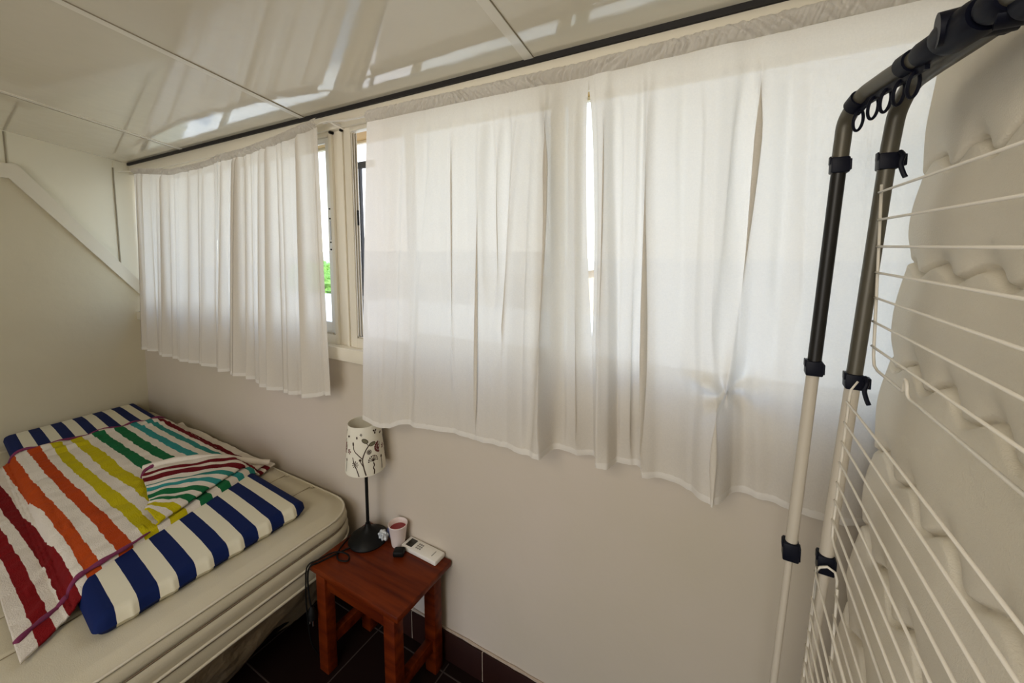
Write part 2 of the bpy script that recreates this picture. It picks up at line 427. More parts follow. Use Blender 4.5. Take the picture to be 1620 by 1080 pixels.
# ------------------------------------------------------------------ curtains
def curtain(label, ztop, zbot, xtop, xbot, yt, yb, folds=(), pleat=None, extra=None, seed=0, nu=300, group='white cotton curtains', hw=.040, powr=.75):
    """ztop,zbot,yt,yb functions of u; folds = (x at top, x at hem, width, depth)"""
    ux = lambda u, v: xtop(u)+(xbot(u)-xtop(u))*v
    def P(u, v):
        zt, zb = ztop(u), zbot(u); z = zt+(zb-zt)*v
        x = ux(u, v); f = v**powr
        y = yt+(yb(u)-yt)*f
        x0_ = x
        for xt, xb, w, d, v0, v1 in folds:
            xc = xt+(xb-xt)*v
            s = (x0_-xc)/w
            x += (1 if d > 0 else -1)*w*2.3*s*math.exp(-s*s)*abs(d)/.016*(sstep(.03, .25, v) if v0 == 0 else sstep(0, .2, v-v0+.05))*(1-sstep(-.1, .05, v-v1))*(.55+.45*math.sin(v*5+xt*40))
            y += d*math.exp(-s*s)*(sstep(.02, .16, v) if v0 == 0 else sstep(0, .12, v-v0+.12))*(1-sstep(-.1, .05, v-v1))
        if pleat:
            n, amp = pleat
            ph = 2*PI*n*(u+.035*math.sin(u*17+seed)+.02*math.sin(u*41+seed*2))
            a = amp*(.5+.5*v)*(1+.5*math.sin(u*23+seed))*sstep(0,.06,v)*sstep(0,.05,u)*(1-sstep(.95,1,u))
            y += a*(math.sin(ph)+.3*math.sin(2*ph+1))
            x += a*.95*math.sin(2*ph+1.2)
        y += .0035*noise.noise((x*9, z*1.2, seed))*sstep(.03,.2,v)
        if not pleat:
            y += .0085*noise.noise((x*26+.5*z, z*.9, seed+3))*sstep(.0,.15,v); x += .006*noise.noise((x*19, z*.8, seed+7))*sstep(0,.2,v)
        if abs(x+.347) < .09 and seed in (1, 3):
            x += (-1 if seed == 1 else 1)*.0085*math.exp(-((x+.347)/.035)**2)*math.sin(PI*min(1,max(0,(v-.06)/.62)))**.7
        if extra:
            dx, dy, dz = extra(x, z); x += dx; y += dy; z += dz
        return Vector((x, min(y, 1.094 if z < 1.1 else 1.098) if z > 1.13 or z < 1.06 else min(y, 1.068), z))
    H = lambda u: abs(ztop(u)-zbot(u))
    def pucker(u, v, p):      # gathers on the rod pocket
        a = math.sin(PI*v)**.6 if 0 < v < 1 else 0
        q = p.copy()
        t1 = noise.noise((p.x*52+1.5*math.sin(p.z*60+p.x*9), p.z*9, seed+5)); t2 = noise.noise((p.x*120-p.z*60, p.z*14, seed+9))
        q.y += -.008*a*(.6+.4*a) - (.020*(.32-abs(t1)) + .010*(.3-abs(t2)))*(.35+.65*a)
        if v == 0: q.z += .0035*noise.noise((p.x*80, 1, seed))
        return q
    vh = hw/1.05; ve = 1-.016/1.05
    root = thing('curtain', label, 'curtain', P(.5, 0), group)
    bpy.context.view_layer.update()
    bm = bmesh.new(); grid(bm, nu, 110, lambda u, v: P(u, vh+(ve-vh)*v))
    obj('cloth', bm, M_cur, root, angle=180)
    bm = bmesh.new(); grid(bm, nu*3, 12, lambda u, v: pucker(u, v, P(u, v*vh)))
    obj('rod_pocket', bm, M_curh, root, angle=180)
    bm = bmesh.new(); grid(bm, nu, 3, lambda u, v: P(u, ve+(1-ve)*v)+Vector((0,-.0012*math.sin(PI*min(1,v*1.2)),.0012*noise.noise((u*60,v,seed)))))
    obj('hem', bm, M_hem, root, angle=180)
    return root

# right pair
hemA = [(-1.165,.975),(-1.09,.975),(-.86,.978),(-.71,.98),(-.575,.975),(-.485,.955),(-.455,.962),(-.440,1.03),(-.40,1.034),(-.37,1.03),(-.335,1.045)]
def ybA(u):
    x = -1.18+(.85)*u; return interp(hemA, x)
zbA = lambda u: interp([(0,.905),(.10,.893),(.25,.93),(.5,.945),(1,.955)], u)
fA = [(-1.00,-1.06,.018,.010,0,1),(-.90,-.97,.02,.012,0,1),(-.79,-.76,.015,-.012,0,.9),(-.68,-.68,.016,-.016,0,1),(-.655,-.625,.012,.014,0,.6),
      (-.60,-.615,.013,.016,0,.8),(-.545,-.625,.014,-.014,0,.75),(-.50,-.50,.012,.016,0,1),(-.47,-.46,.02,-.020,0,1),(-.435,-.435,.012,.02,0,1),(-.39,-.38,.018,-.010,0,1)]
curtain('long white cotton curtain whose left edge hangs above the lamp, right of the window post',
        lambda u: 2.010-.010*u, zbA, lambda u: -1.168+.808*u, lambda u: -1.18+.843*u, 1.035, ybA, fA, seed=1, nu=320)
hemB = [(-.333,1.04),(-.322,1.03),(-.312,.994),(-.285,.992),(-.272,1.04),(-.225,1.046),(-.213,1.03),(-.196,1.0),(-.15,1.02),(-.088,1.0),(-.066,.977),(-.022,.980),(.004,1.03),(.05,1.04),(.163,1.018),(.2,1.025),(.25,1.045),(.40,1.05)]
ybB = lambda u: interp(hemB, -.333+.722*u)
def gap_edge(x, z):     # free edges of the two panels bow apart
    return 0
KX, KZ = -.022, 1.195
def knot(x, z):
    dx, dz = x-KX, z-KZ; r = math.hypot(dx, dz); th = math.atan2(dz, dx)
    a = math.exp(-(r/.085)**2)
    dy = .035*math.exp(-(r/.03)**2) - .012*a*math.sin(5*th+.8) - .014*math.exp(-(((dx+.055)/.03)**2+((dz-.03)/.012)**2))
    return (-dx*.22*a, dy*.9, -dz*.10*a)
fB = [(-.315,-.31,.010,-.012,0,1),(-.285,-.28,.010,.012,0,1),(-.222,-.222,.009,.022,0,1),(-.205,-.203,.010,-.018,0,1),(-.12,-.10,.02,.012,.0,.7),(-.06,-.05,.016,-.007,0,.7),
      (.005,-.045,.012,.016,0,.78),(.025,-.022,.015,-.013,0,.78),(.085,.08,.02,.014,0,.6),(-.042,-.042,.022,-.022,.78,1.2),(.012,.02,.018,.02,.76,1.2),(.16,.15,.03,.008,0,1)]
curtain('white cotton curtain behind the drying rack, snagged in a knot near the window sill',
        lambda u: 2.000+.008*u, lambda u: .955, lambda u: -.360+.75*u, lambda u: -.333+.722*u, 1.032, ybB, fB, extra=knot, seed=3, nu=330)
# left pair, on a sagging wire
zt = lambda x: interp([(-3.2,2.004),(-3.11,2.0),(-2.69,1.953),(-2.3,1.957),(-2.19,1.972),(-1.95,1.975),(-1.70,1.994),(-1.5,2.016),(-1.37,2.03)], x, False)
curtain('short white gathered curtain in the far left corner by the side wall',
        lambda u: zt(-3.17+.98*u), lambda u: .915+.004*math.sin(u*9), lambda u: -3.17+.965*u, lambda u: -3.20+.900*u, 1.035, lambda u: 1.022, (), (9.5,.016), seed=5, nu=300, hw=.032)
curtain('short white gathered curtain between the corner curtain and the window post',
        lambda u: zt(-2.185+.79*u), lambda u: .912+.012*math.sin(u*7)+.02*sstep(.8,1,u), lambda u: -2.19+.745*u, lambda u: -2.285+.875*u, 1.030, lambda u: 1.015+.0*u, (), (10.3,.017), seed=8, nu=300, hw=.036)

# rods and wires
M_rod = mat('white_curtain_wire', (.78,.74,.66), .4)
r = [( -3.41,1.036,2.008)]+[(x,1.034,zt(x)-.014) for x in [-3.2+.1*k for k in range(18)]]+[(-1.41,1.045,2.012),(-1.385,1.07,2.006),(-1.38,1.104,2.0)]
bm = bmesh.new(); tube(bm, r, .003, 8)
tag(obj('curtain_wire', bm, M_rod), 'sagging white wire carrying the two short curtains on the left', 'curtain wire')
rd = thing('curtain_rod', 'white curtain rod along the head of the right-hand window', 'curtain rod', (-.5,1.04,2.0))
bpy.context.view_layer.update()
bm = bmesh.new(); tube(bm, [(-1.46,1.07,2.018),(-1.40,1.05,2.012),(-1.3,1.047,2.000),(-.5,1.047,1.990),(.44,1.047,1.987)], .0045, 10); obj('rod', bm, M_rod, rd)
bm = bmesh.new(); tube(bm, [(-1.40,1.05,2.012),(-1.385,1.07,1.998),(-1.383,1.104,1.992)], .004, 8); obj('end_hook', bm, M_rod, rd)
for x, yy in ((-1.395,1.1035),(-1.46,1.1115)):
    bm = bmesh.new(); tube(bm, [(x,1.094,1.989),(x,yy,1.989)], .0055, 10); obj('screw', bm, M_black, rd)

# ------------------------------------------------------------------ bed
def superbox(bm, x0, x1, y0, y1, z0, z1, r, nx, ny, top=None, seg=6):
    """rounded slab: top grid wrapped down its sides by radius r"""
    def prof(t):     # 0..1 across -> offset fraction with rounded corners
        return t
    nz = seg
    def P(i, j):
        return None
    cx, cy = (x0+x1)/2, (y0+y1)/2; hx, hy = (x1-x0)/2, (y1-y0)/2
    g = bmesh.ops.create_grid(bm, x_segments=nx, y_segments=ny, size=1)
    vs = g['verts']
    for v in vs:
        a, b = v.co.x, v.co.y
        x, y = cx+a*hx, cy+b*hy
        d = min(hx-abs(x-cx), hy-abs(y-cy))
        # round plan corners
        ex, ey = hx-abs(x-cx), hy-abs(y-cy)
        z = z1
        if d < r: z -= r-math.sqrt(max(0, r*r-(r-d)**2))
        if top: z += top(x, y)*sstep(0, r*1.5, d)
        v.co = Vector((x, y, z))
    bot = [e for e in bm.edges if len(e.link_faces) == 1 and e.verts[0] in set(vs)] if False else [e for e in bm.edges if len(e.link_faces) == 1]
    r1 = bmesh.ops.extrude_edge_only(bm, edges=bot)
    nv = [g for g in r1['geom'] if isinstance(g, bmesh.types.BMVert)]
    for v in nv: v.co.z = z0
    ed = [g for g in r1['geom'] if isinstance(g, bmesh.types.BMEdge) and len(g.link_faces) == 1]
    bmesh.ops.holes_fill(bm, edges=ed, sides=0)

BX0, BX1, BY0, BY1 = XL+.022, -1.335, -.12, 1.076
bed = thing('bed', 'single bed with a pale quilted mattress against the left wall', 'bed', (-2.4,.5,0))
bpy.context.view_layer.update()
def rrect(x0, x1, y0, y1, r, n=8):
    pts = []
    for cx, cy, a0 in ((x1-r,y1-r,0),(x0+r,y1-r,90),(x0+r,y0+r,180),(x1-r,y0+r,270)):
        for k in range(n+1):
            a = math.radians(a0+90*k/n); pts.append((cx+r*math.cos(a), cy+r*math.sin(a)))
    return pts
def layered(bm, x0, x1, y0, y1, prof, r, topf=None, nx=0, sub=6):
    """stack of rounded rectangles: prof=[(inset,z)]; top filled with a grid-like fan"""
    base = rrect(x0, x1, y0, y1, r, 8)
    # densify the straights
    dense = []
    for a, b in zip(base, base[1:]+base[:1]):
        L = math.hypot(b[0]-a[0], b[1]-a[1]); n = max(1, int(L/.04))
        for k in range(n): dense.append((a[0]+(b[0]-a[0])*k/n, a[1]+(b[1]-a[1])*k/n))
    cx, cy = (x0+x1)/2, (y0+y1)/2
    rings = []
    for ins, z in prof:
        sx = 1-ins/((x1-x0)/2); sy = 1-ins/((y1-y0)/2)
        rings.append([bm.verts.new((cx+(p[0]-cx)*sx, cy+(p[1]-cy)*sy, z)) for p in dense])
    n = len(dense)
    for a, b in zip(rings, rings[1:]):
        for k in range(n): bm.faces.new((a[k], a[(k+1)%n], b[(k+1)%n], b[k]))
    bm.faces.new(rings[0][::-1])
    return rings
# mattress body
bm = bmesh.new()
prof = [(.012,.303),(.004,.306),(.0,.316),(.001,.345),(.004,.360),(.004,.368),(0,.380),(-.002,.402),(.004,.418),(.011,.4215),(.004,.425),(0,.436),(.004,.456),(.014,.468),(.022,.472)]
rings = layered(bm, BX0, BX1, BY0, BY1, prof, .125)
obj('mattress', bm, M_mattress, bed, angle=60)
# quilted top: fine grid
bm = bmesh.new()
seams = [-1.62-.185*k for k in range(0, 10)]
hx, hy = (BX1-BX0)/2-.012, (BY1-BY0)/2-.012; bcx, bcy = (BX0+BX1)/2, (BY0+BY1)/2
def mtop(u, v):
    # squircle-ish rounding of the plan corners
    a, b = 2*u-1, 2*v-1
    x = bcx+a*hx; y = bcy+b*hy
    r = .12; ex, ey = hx-abs(x-bcx), hy-abs(y-bcy)
    if ex < r and ey < r:
        dx, dy = r-ex, r-ey; m = max(dx, dy); q = math.hypot(dx, dy)
        if q > 0:
            s = m/q; x -= math.copysign(dx-dx*s, x-bcx); y -= math.copysign(dy-dy*s, y-bcy)
    d = min(ex, ey)
    z = .4845 - .0145*(1-sstep(0,.05,d)) 
    for s in seams: z -= .007*math.exp(-((x-s-.004*noise.noise((y*5,s,0)))/.006)**2)
    z += .0025*noise.noise((x*4, y*4, 2))+.0008*noise.noise((x*30,y*30,1))
    return Vector((x, y, z))
grid(bm, 520, 90, mtop)
mt = obj('mattress_top', bm, M_mattress, bed, angle=180)
M_stitch_shade = mat('quilting_stitch_shade', (.26,.21,.13), .9)  # seams are real; the dark colour paints in the shade of their grooves
for s in seams[:9]:
    bm = bmesh.new(); tube(bm, [(s+.004*noise.noise((y*5,s,0)), y, .4790+.0025*noise.noise((s*4,y*4,2))) for y in [BY0+.03+(BY1-BY0-.06)*k/40 for k in range(41)]], .0016, 6); obj('quilting_seam_shade', bm, M_stitch_shade, mt, angle=180)
bm = bmesh.new()
def ring_path(ins, z, r=.125):
    p = rrect(BX0+ins, BX1-ins, BY0+ins, BY1-ins, r, 8); out = []
    for a, b in zip(p, p[1:]+p[:1]):
        L = math.hypot(b[0]-a[0], b[1]-a[1]); n = max(1, int(L/.05))
        for k in range(n):
            xx, yy = a[0]+(b[0]-a[0])*k/n, a[1]+(b[1]-a[1])*k/n
            out.append((xx, yy, z+.0025*noise.noise((xx*6,yy*6,z*40))))
    out.append(out[0]); return out
tube(bm, ring_path(.008,.4690), .0042, 6, False); tube(bm, ring_path(-.001,.366), .0045, 6, False); tube(bm, ring_path(.002,.306), .0055, 6, False)
obj('piping', bm, M_piping, bed, angle=180)
bm = bmesh.new(); tube(bm, ring_path(.0045,.4215), .0028, 6, False); tube(bm, ring_path(.001,.3575), .0018, 6, False)
obj('seam', bm, M_groove, bed, angle=180)
# saggy fabric base below
bm = bmesh.new()
def skirt(u, v):
    p = pth[int(u*(len(pth)-1))]
    x, y, _ = p; z = .298-.215*v
    d = .03+.012*math.sin(u*120+3*v)*v+.03*noise.noise((x*5,y*5,v*2))*v + .10*v*v
    cx = bcx; cy = bcy
    sx = 1-d/(hx); sy = 1-d/(hy)
    return Vector((cx+(x-cx)*sx, cy+(y-cy)*sy, z+.01*noise.noise((x*6,y*6,5))*v))
pth = ring_path(.0,.3)
grid(bm, len(pth)-1, 14, skirt)
obj('bed_base_cover', bm, M_cloth_d, bed, angle=180)
bm = bmesh.new(); box(bm, BX0+.05, BX1-.12, BY0+.05, BY1-.05, .10, .302, .01)
for x in (BX0+.15, BX1-.25):
    for y in (BY0+.12, BY1-.12): box(bm, x-.03, x+.03, y-.03, y+.03, 0, .10)
obj('bed_base', bm, M_black, bed)

# ------------------------------------------------------------------ striped pad
ynear = lambda x: .318+(-1.47-x)*.083
yfar = lambda x: .925+(-1.484-x)*.050
PX0, PX1 = -3.385, -1.442
def pad_h(x, y):
    """height of the pad surface above the mattress (0 outside)"""
    a = ynear(x); b = yfar(x)
    d = min(y-a, b-y, x-PX0, PX1-x)
    if d <= 0: return 0
    r = .035
    h = .026+.030*math.sqrt(max(0, 1-(1-min(d, r)/r)**2))
    h += .007*sstep(0,.15,d)+.006*noise.noise((x*3.2,y*4,7))*sstep(0,.1,d)
    h += .02*sstep(-3.2,-3.4,x)*0
    return h
bm = bmesh.new()
def padplan(u, v):
    x = PX0+(PX1-PX0)*u; a, b = ynear(x), yfar(x); y = a+(b-a)*v
    r = .035; ex = PX1-x; ey = min(y-a, b-y)
    if ex < r and ey < r:
        dx, dy = r-ex, r-ey; q = math.hypot(dx, dy)
        k = max(dx, dy)/q; x += dx*k-dx; y += (dy*k-dy)*(1 if y > (a+b)/2 else -1)
    return x, y
def padtop(u, v):
    # rounded corners in plan
    x = PX0+(PX1-PX0)*u; a, b = ynear(x), yfar(x); y = a+(b-a)*v
    z = .487+pad_h(x, y)
    d = min(x-PX0, PX1-x, y-a, b-y)
    if d < 1e-6: z = .487+.020
    w = -.009*abs(math.sin(v*6.5*PI+.4))**.5*(1-sstep(0,.05,PX1-x))        # scalloped end
    x, y = padplan(u, v)
    return Vector((x+w, y, z))
grid(bm, 330, 150, padtop, lambda u, v: (u, v))
def padbot(u, v):
    x = PX0+(PX1-PX0)*u; a, b = ynear(x), yfar(x); y = a+(b-a)*v
    d = min(x-PX0, PX1-x, y-a, b-y)
    w = -.009*abs(math.sin(v*6.5*PI+.4))**.5*(1-sstep(0,.05,PX1-x))
    x, y = padplan(u, v)
    return Vector((x+w, y, .487+.020-.0195*sstep(0,.02,d)))
V2 = grid(bm, 330, 150, lambda u, v: padbot(u, v), lambda u, v: (u, v))
bmesh.ops.remove_doubles(bm, verts=bm.verts, dist=.0004)
pad = tag(obj('lounger_cushion', bm, M_pad, angle=60), 'long flat cushion with navy and cream stripes lying on the bed under the towel', 'cushion')

# ------------------------------------------------------------------ rainbow towel
near = [(-.8,.214),(0,.262),(1,.325),(2,.375),(3,.452),(4,.528),(5,.612),(6,.71),(7,.79),(8,.866),(9,.93),(10,.975),(11,1.02),(12.1,1.062)]
far = [(-.8,.268),(0,.30),(1,.365),(2,.435),(3,.508),(4,.573),(5,.645),(6,.715),(7,.787),(8,.852),(9,.905),(10,.95),(11,1.0),(12.1,1.045)]
xn = [(-.8,-1.625),(-.3,-1.65),(.5,-1.685),(1.5,-1.705),(3,-1.715),(4,-1.735),(5,-1.752),(6,-1.775),(7,-1.80),(8,-1.83),(9,-1.86),(10,-1.885),(11,-1.90),(12.1,-1.915)]
xf = [(-.8,-3.05),(1,-3.02),(3,-2.98),(5,-2.95),(8,-2.90),(12.1,-2.84)]
def tow(u, s, lift=.009):
    yn, yf = interp(near, s, False), interp(far, s, False)
    x0, x1 = interp(xn, s, False), interp(xf, s, False)
    x = x0+(x1-x0)*u; y = yn+(yf-yn)*u
    y += .006*math.sin(u*5+s*.3)+.006*noise.noise((x*4,s*.8,3))
    # smooth the drop off the sides of the pad
    h = 0; 
    for k in range(-3, 4): h += pad_h(x, y+.010*k)
    h /= 7
    z = max(.489+h+lift, .487+max(pad_h(x,y), pad_h(x,y+.008), pad_h(x,y-.008))+lift-.002)
    z += .006*abs(noise.noise((x*5,y*7,4)))+.0045*noise.noise((x*14,y*10,8))+.003*noise.noise((x*35,y*22,2))
    z += .008*math.exp(-((u-.97)/.025)**2)*(1+.8*math.sin(s*2.2))+.007*math.exp(-((u-.90)/.02)**2)*(1+math.sin(s*1.3+2))
    z += .006*math.exp(-((u-.03-.02*noise.noise((s,0,0)))/.02)**2)*(s < 4)
    if 0 < s < 2.2: z += .006*math.exp(-((u*1.0-.12-.05*s)/.02)**2)
    return Vector((x, y, z))
towel = thing('towel', 'rainbow striped beach towel spread over the navy striped cushion', 'towel', (-2.3,.6,.55))
bpy.context.view_layer.update()
bm = bmesh.new()
sv = lambda v: TI0+(TI1-TI0)*v
def tmain(u, v):
    # front edge continues past the binding for low stripes (small turned lip)
    s = sv(v)
    lip = .055*(1-sstep(1.0,3.2,s)) + .012
    uu = u*(1+lip)-lip
    p = tow(uu, s)
    if uu < 0: p.z -= .02*(-uu/lip)*sstep(.0,.03,p.z-.52)
    return p
grid(bm, 300, 260, tmain, lambda u, v: (u, v)); 
solidify(obj('towel_sheet', bm, M_towel, towel, angle=180), .006, 0)
# folded-back corner
A0, A1 = 3.9, 12.1
F = lambda t: Vector((-1.745-.185*t, .555+.47*t, 0))
Ee = lambda t: Vector((interp([(0,-1.86),(.25,-1.90),(.6,-2.03),(.85,-2.15),(1,-2.19)], t), interp([(0,.565),(.3,.595),(.6,.625),(.85,.650),(1,.70)], t), 0))
bm = bmesh.new()
def flap(u, v):
    t = v
    a, b = F(t), Ee(t)
    s = A0+(A1-A0)*t
    uu = u
    p = a+(b-a)*uu
    base = .489+sum(pad_h(p.x, p.y+.01*k) for k in range(-3,4))/7+.012
    g = math.sin(PI*min(1, uu*5)/2)                           # rises out of the fold
    p.z = base+.006+.020*g+.006*noise.noise((p.x*16, p.y*16, 3))+.008*abs(noise.noise((t*6,uu*3,5)))-.008*sstep(.75,1,uu)
    p += Vector((.016,.004,0))*(math.sin(PI*min(1,uu*8+.0))*.9)
    return p
grid(bm, 90, 150, flap, lambda u, v: (u, (A0+(A1-A0)*v-TI0)/(TI1-TI0)))
solidify(obj('folded_corner', bm, M_towel, towel, angle=180), .006, 0)
# roll along the right edge of the fold: white border ridge running to the wall side
bm = bmesh.new()
pts = spl([(-2.21,.675,.588),(-2.14,.77,.598),(-2.04,.88,.585),(-1.96,.96,.553),(-1.91,1.035,.520)], 10)
tube(bm, pts, [.013+.003*noise.noise((p.x*20,p.y*20,0)) for p in pts], 14)
M_tw = mat('white_terry_border', TW, .95, bump=(260,.8,.004))
obj('rolled_border', bm, M_tw, towel)
# purple binding along the front edge, and along the far edge
bm = bmesh.new()
pts = [tow(-.010, -.75+k*.08)+Vector((0,0,.005)) for k in range(0, 60)]
tube(bm, pts, [(.0085 if k < 42 else .0085-.006*(k-42)/18)*(.85+.15*math.sin(k*.7)) for k in range(60)], 10)
for v in bm.verts: pass
obj('purple_binding', bm, M_purple, towel, angle=180); bm = bmesh.new()
pts = [tow(.985+.01*math.sin(k*.35), 2.0+k*.15)+Vector((0,0,.006+.006*math.sin(k*.5))) for k in range(0, 64)]
tube(bm, pts, [.0045+.0022*math.sin(k*.4) for k in range(64)], 10)
obj('purple_binding', bm, M_purple, towel, angle=180); bm = bmesh.new()
pts = spl([tow(.0,3.9)+Vector((0,0,.02)), Ee(.9)+Vector((.01,-.01,.577)), Ee(.95)+Vector((-.004,.012,.594)), Ee(1)+Vector((.0,.02,.59))], 6)[6:]
tube(bm, pts, .008, 10)
obj('purple_binding', bm, M_purple, towel, angle=180)

# ------------------------------------------------------------------ side table
tb = thing('side_table', 'small red-brown wooden side table between the bed and the wall', 'table', (-1.09,.965,0))
bpy.context.view_layer.update()
bm = bmesh.new(); box(bm, -1.310, -.878, .828, 1.096, .376, .400, .006); obj('tabletop', bm, M_wood, tb)
for (x, y) in ((-1.262,.856),(-.926,.856),(-1.262,1.044),(-.926,1.044)):
    bm = bmesh.new(); box(bm, x-.024, x+.024, y-.020, y+.020, 0, .3765, .003); obj('leg', bm, M_wood, tb)
for y in (.846, 1.036):
    bm = bmesh.new(); box(bm, -1.240, -.948, y, y+.018, .318, .3765, .002); obj('apron', bm, M_wood, tb)
for x in (-.942, -1.276):
    bm = bmesh.new(); box(bm, x, x+.028, .874, 1.026, .085, .127, .002); obj('stretcher', bm, M_wood, tb)

# ------------------------------------------------------------------ lamp
LX, LY = -1.225, 1.02
lamp = thing('table_lamp', 'small table lamp with black stand and white floral shade', 'lamp', (LX,LY,.4))
bpy.context.view_layer.update()
bm = bmesh.new(); rg = lathe(bm, [(.072,.4005),(.074,.405),(.071,.412),(.050,.426),(.028,.440),(.013,.452),(.009,.468)], 48, (LX,LY,0)); disc_cap(bm, rg[0], True); disc_cap(bm, rg[-1])
obj('base', bm, M_black, lamp)
bm = bmesh.new(); tube(bm, [(LX,LY,.46),(LX,LY,.74)], .0062, 14); tube(bm, [(LX,LY,.74),(LX,LY,.79)], .014, 14); obj('pole', bm, M_black, lamp)
RB, RT, ZB, ZT = .0735, .0585, .692, .872
bm = bmesh.new(); lathe(bm, [(RB-.0012,ZB+.001),(RB,ZB),(RB+.0004,ZB+.003),(RT+.0004,ZT-.003),(RT,ZT),(RT-.0012,ZT-.001),(RB-.0015,ZB+.002)], 72, (LX,LY,0))
M_shade = mat('shade_fabric', (.76,.73,.63), .85, bump=(300,.2,.001))
shade = obj('lamp_shade', bm, M_shade, lamp, angle=50)
bm = bmesh.new()
for a in range(3):
    t = a*2*PI/3+.3; tube(bm, [(LX,LY,.772),(LX+(RT+.003)*math.cos(t),LY+(RT+.003)*math.sin(t),.80)], .0012, 6)
obj('shade_carrier', bm, M_black, lamp)
M_ink = mat('botanical_print_ink', (.05,.028,.018), .8)
M_ink2 = mat('botanical_print_leaf', (.16,.15,.09), .8)
M_ink3 = mat('botanical_print_berry', (.14,.03,.03), .8)
# print is built on the shade surface: (s along the circumference in m, h 0..1), centre facing the viewer
A_C = math.atan2(-LY, -LX)          # direction to the room
def on_shade(s, hh, lift=.0009):
    z = ZB+(ZT-ZB)*hh; R = RB+(RT-RB)*hh; a = A_C+s/.066
    return Vector((LX+(R+lift)*math.cos(a), LY+(R+lift)*math.sin(a), z))
def stroke(bm, pts, w, n=6):
    P = [Vector((a*1., b, 0)) for a, b in pts]; P = spl(P, n)
    prev = None
    for i, p in enumerate(P):
        t = (P[min(i+1,len(P)-1)]-P[max(i-1,0)]); t = Vector((t.x, t.y*.165)); 
        if t.length < 1e-9: continue
        t.normalize(); nrm = Vector((-t.y, t.x))*w*.72
        a = bm.verts.new(on_shade(p.x+nrm.x, p.y+nrm.y/.165)); b = bm.verts.new(on_shade(p.x-nrm.x, p.y-nrm.y/.165))
        if prev: bm.faces.new((prev[0], prev[1], b, a))
        prev = (a, b)
def dot(bm, s, hh, r, ry=None, rot=0, n=14):
    r *= 1.2; ry = (ry*1.2 if ry else r); c = bm.verts.new(on_shade(s, hh)); vs = []
    for k in range(n):
        x, y = r*math.cos(2*PI*k/n), ry*math.sin(2*PI*k/n)
        x, y = x*math.cos(rot)-y*math.sin(rot), x*math.sin(rot)+y*math.cos(rot)
        vs.append(bm.verts.new(on_shade(s+x, hh+y/.165)))
    for k in range(n): bm.faces.new((c, vs[k], vs[(k+1)%n]))
def burst(bm, s, hh, r, n, w, tip=0, a0=0, a1=2*PI):
    for k in range(n):
        a = a0+(a1-a0)*k/(n if a1-a0 > 6 else n-1)
        stroke(bm, [(s+.15*r*math.cos(a), hh+.15*r*math.sin(a)/.165), (s+r*math.cos(a), hh+r*math.sin(a)/.165)], w, 2)
        if tip: dot(bm, s+r*math.cos(a), hh+r*math.sin(a)/.165, tip)
ink, leaf, berry = bmesh.new(), bmesh.new(), bmesh.new()
for o0 in (0, .138, -.138):
    q = lambda L: [(a+o0, b) for a, b in L]
    stroke(ink, q([(.000,.03),(-.006,.18),(-.010,.36),(.000,.52),(.012,.62)]), .0028)
    stroke(ink, q([(-.010,.37),(-.026,.46),(-.040,.54),(-.045,.66)]), .0022)
    stroke(ink, q([(-.006,.2),(-.014,.28),(-.018,.33)]), .0018)
    stroke(ink, q([(-.022,.02),(-.030,.16),(-.040,.28),(-.046,.40)]), .0024)
    stroke(ink, q([(.012,.62),(.006,.67),(-.001,.70)]), .0016); stroke(ink, q([(.012,.62),(.020,.64),(.026,.62)]), .0016)
    dot(ink, .0+o0, .725, .0112, .0062, -.5); dot(leaf, .0+o0, .725, .0092, .0044, -.5)
    dot(ink, .026+o0, .64, .0112, .0058, .15); dot(leaf, .026+o0, .64, .0092, .0042, .15)
    burst(ink, .013+o0, .49, .0075, 12, .0011, .0013)
    dot(ink, -.018+o0, .35, .0038); dot(ink, -.045+o0, .67, .003, .006, .1)
    burst(ink, -.036+o0, .26, .010, 9, .0013, .0016)
    stroke(ink, q([(.026,.02),(.0275,.10),(.0245,.15),(.0285,.20),(.026,.26)]), .0028)
    dot(ink, .026+o0, .30, .0034); burst(ink, .026+o0, .30, .016, 9, .0012, .0020, -.1, PI+.1)
    burst(berry, .052+o0, .54, .016, 8, .0022, .0032, PI*.55, PI*1.45); stroke(ink, q([(.052,.50),(.058,.55),(.060,.62)]), .0014)
    stroke(ink, q([(.058,.06),(.060,.18),(.060,.30)]), .002); dot(ink, .060+o0, .31, .0034, .0046)
    for k in range(3): dot(ink, .040+o0+.0052*math.cos(2.1*k+.5), .88+.0052*math.sin(2.1*k+.5)/.165, .0038, .0026, 2.1*k+.5)
    dot(ink, -.030+o0, .80, .0026, .004); burst(ink, -.014+o0, .86, .0055, 6, .0010); dot(ink, .068+o0, .80, .0056, .0030, .3); burst(berry, .074+o0, .50, .007, 5, .0018, .0022)

obj('botanical_print', ink, M_ink, shade, angle=180)
for v in leaf.verts:
    v.co += (Vector((v.co.x-LX, v.co.y-LY, 0)).normalized())*.0004
obj('printed_leaves', leaf, M_ink2, shade, angle=180); obj('printed_berries', berry, M_ink3, shade, angle=180)
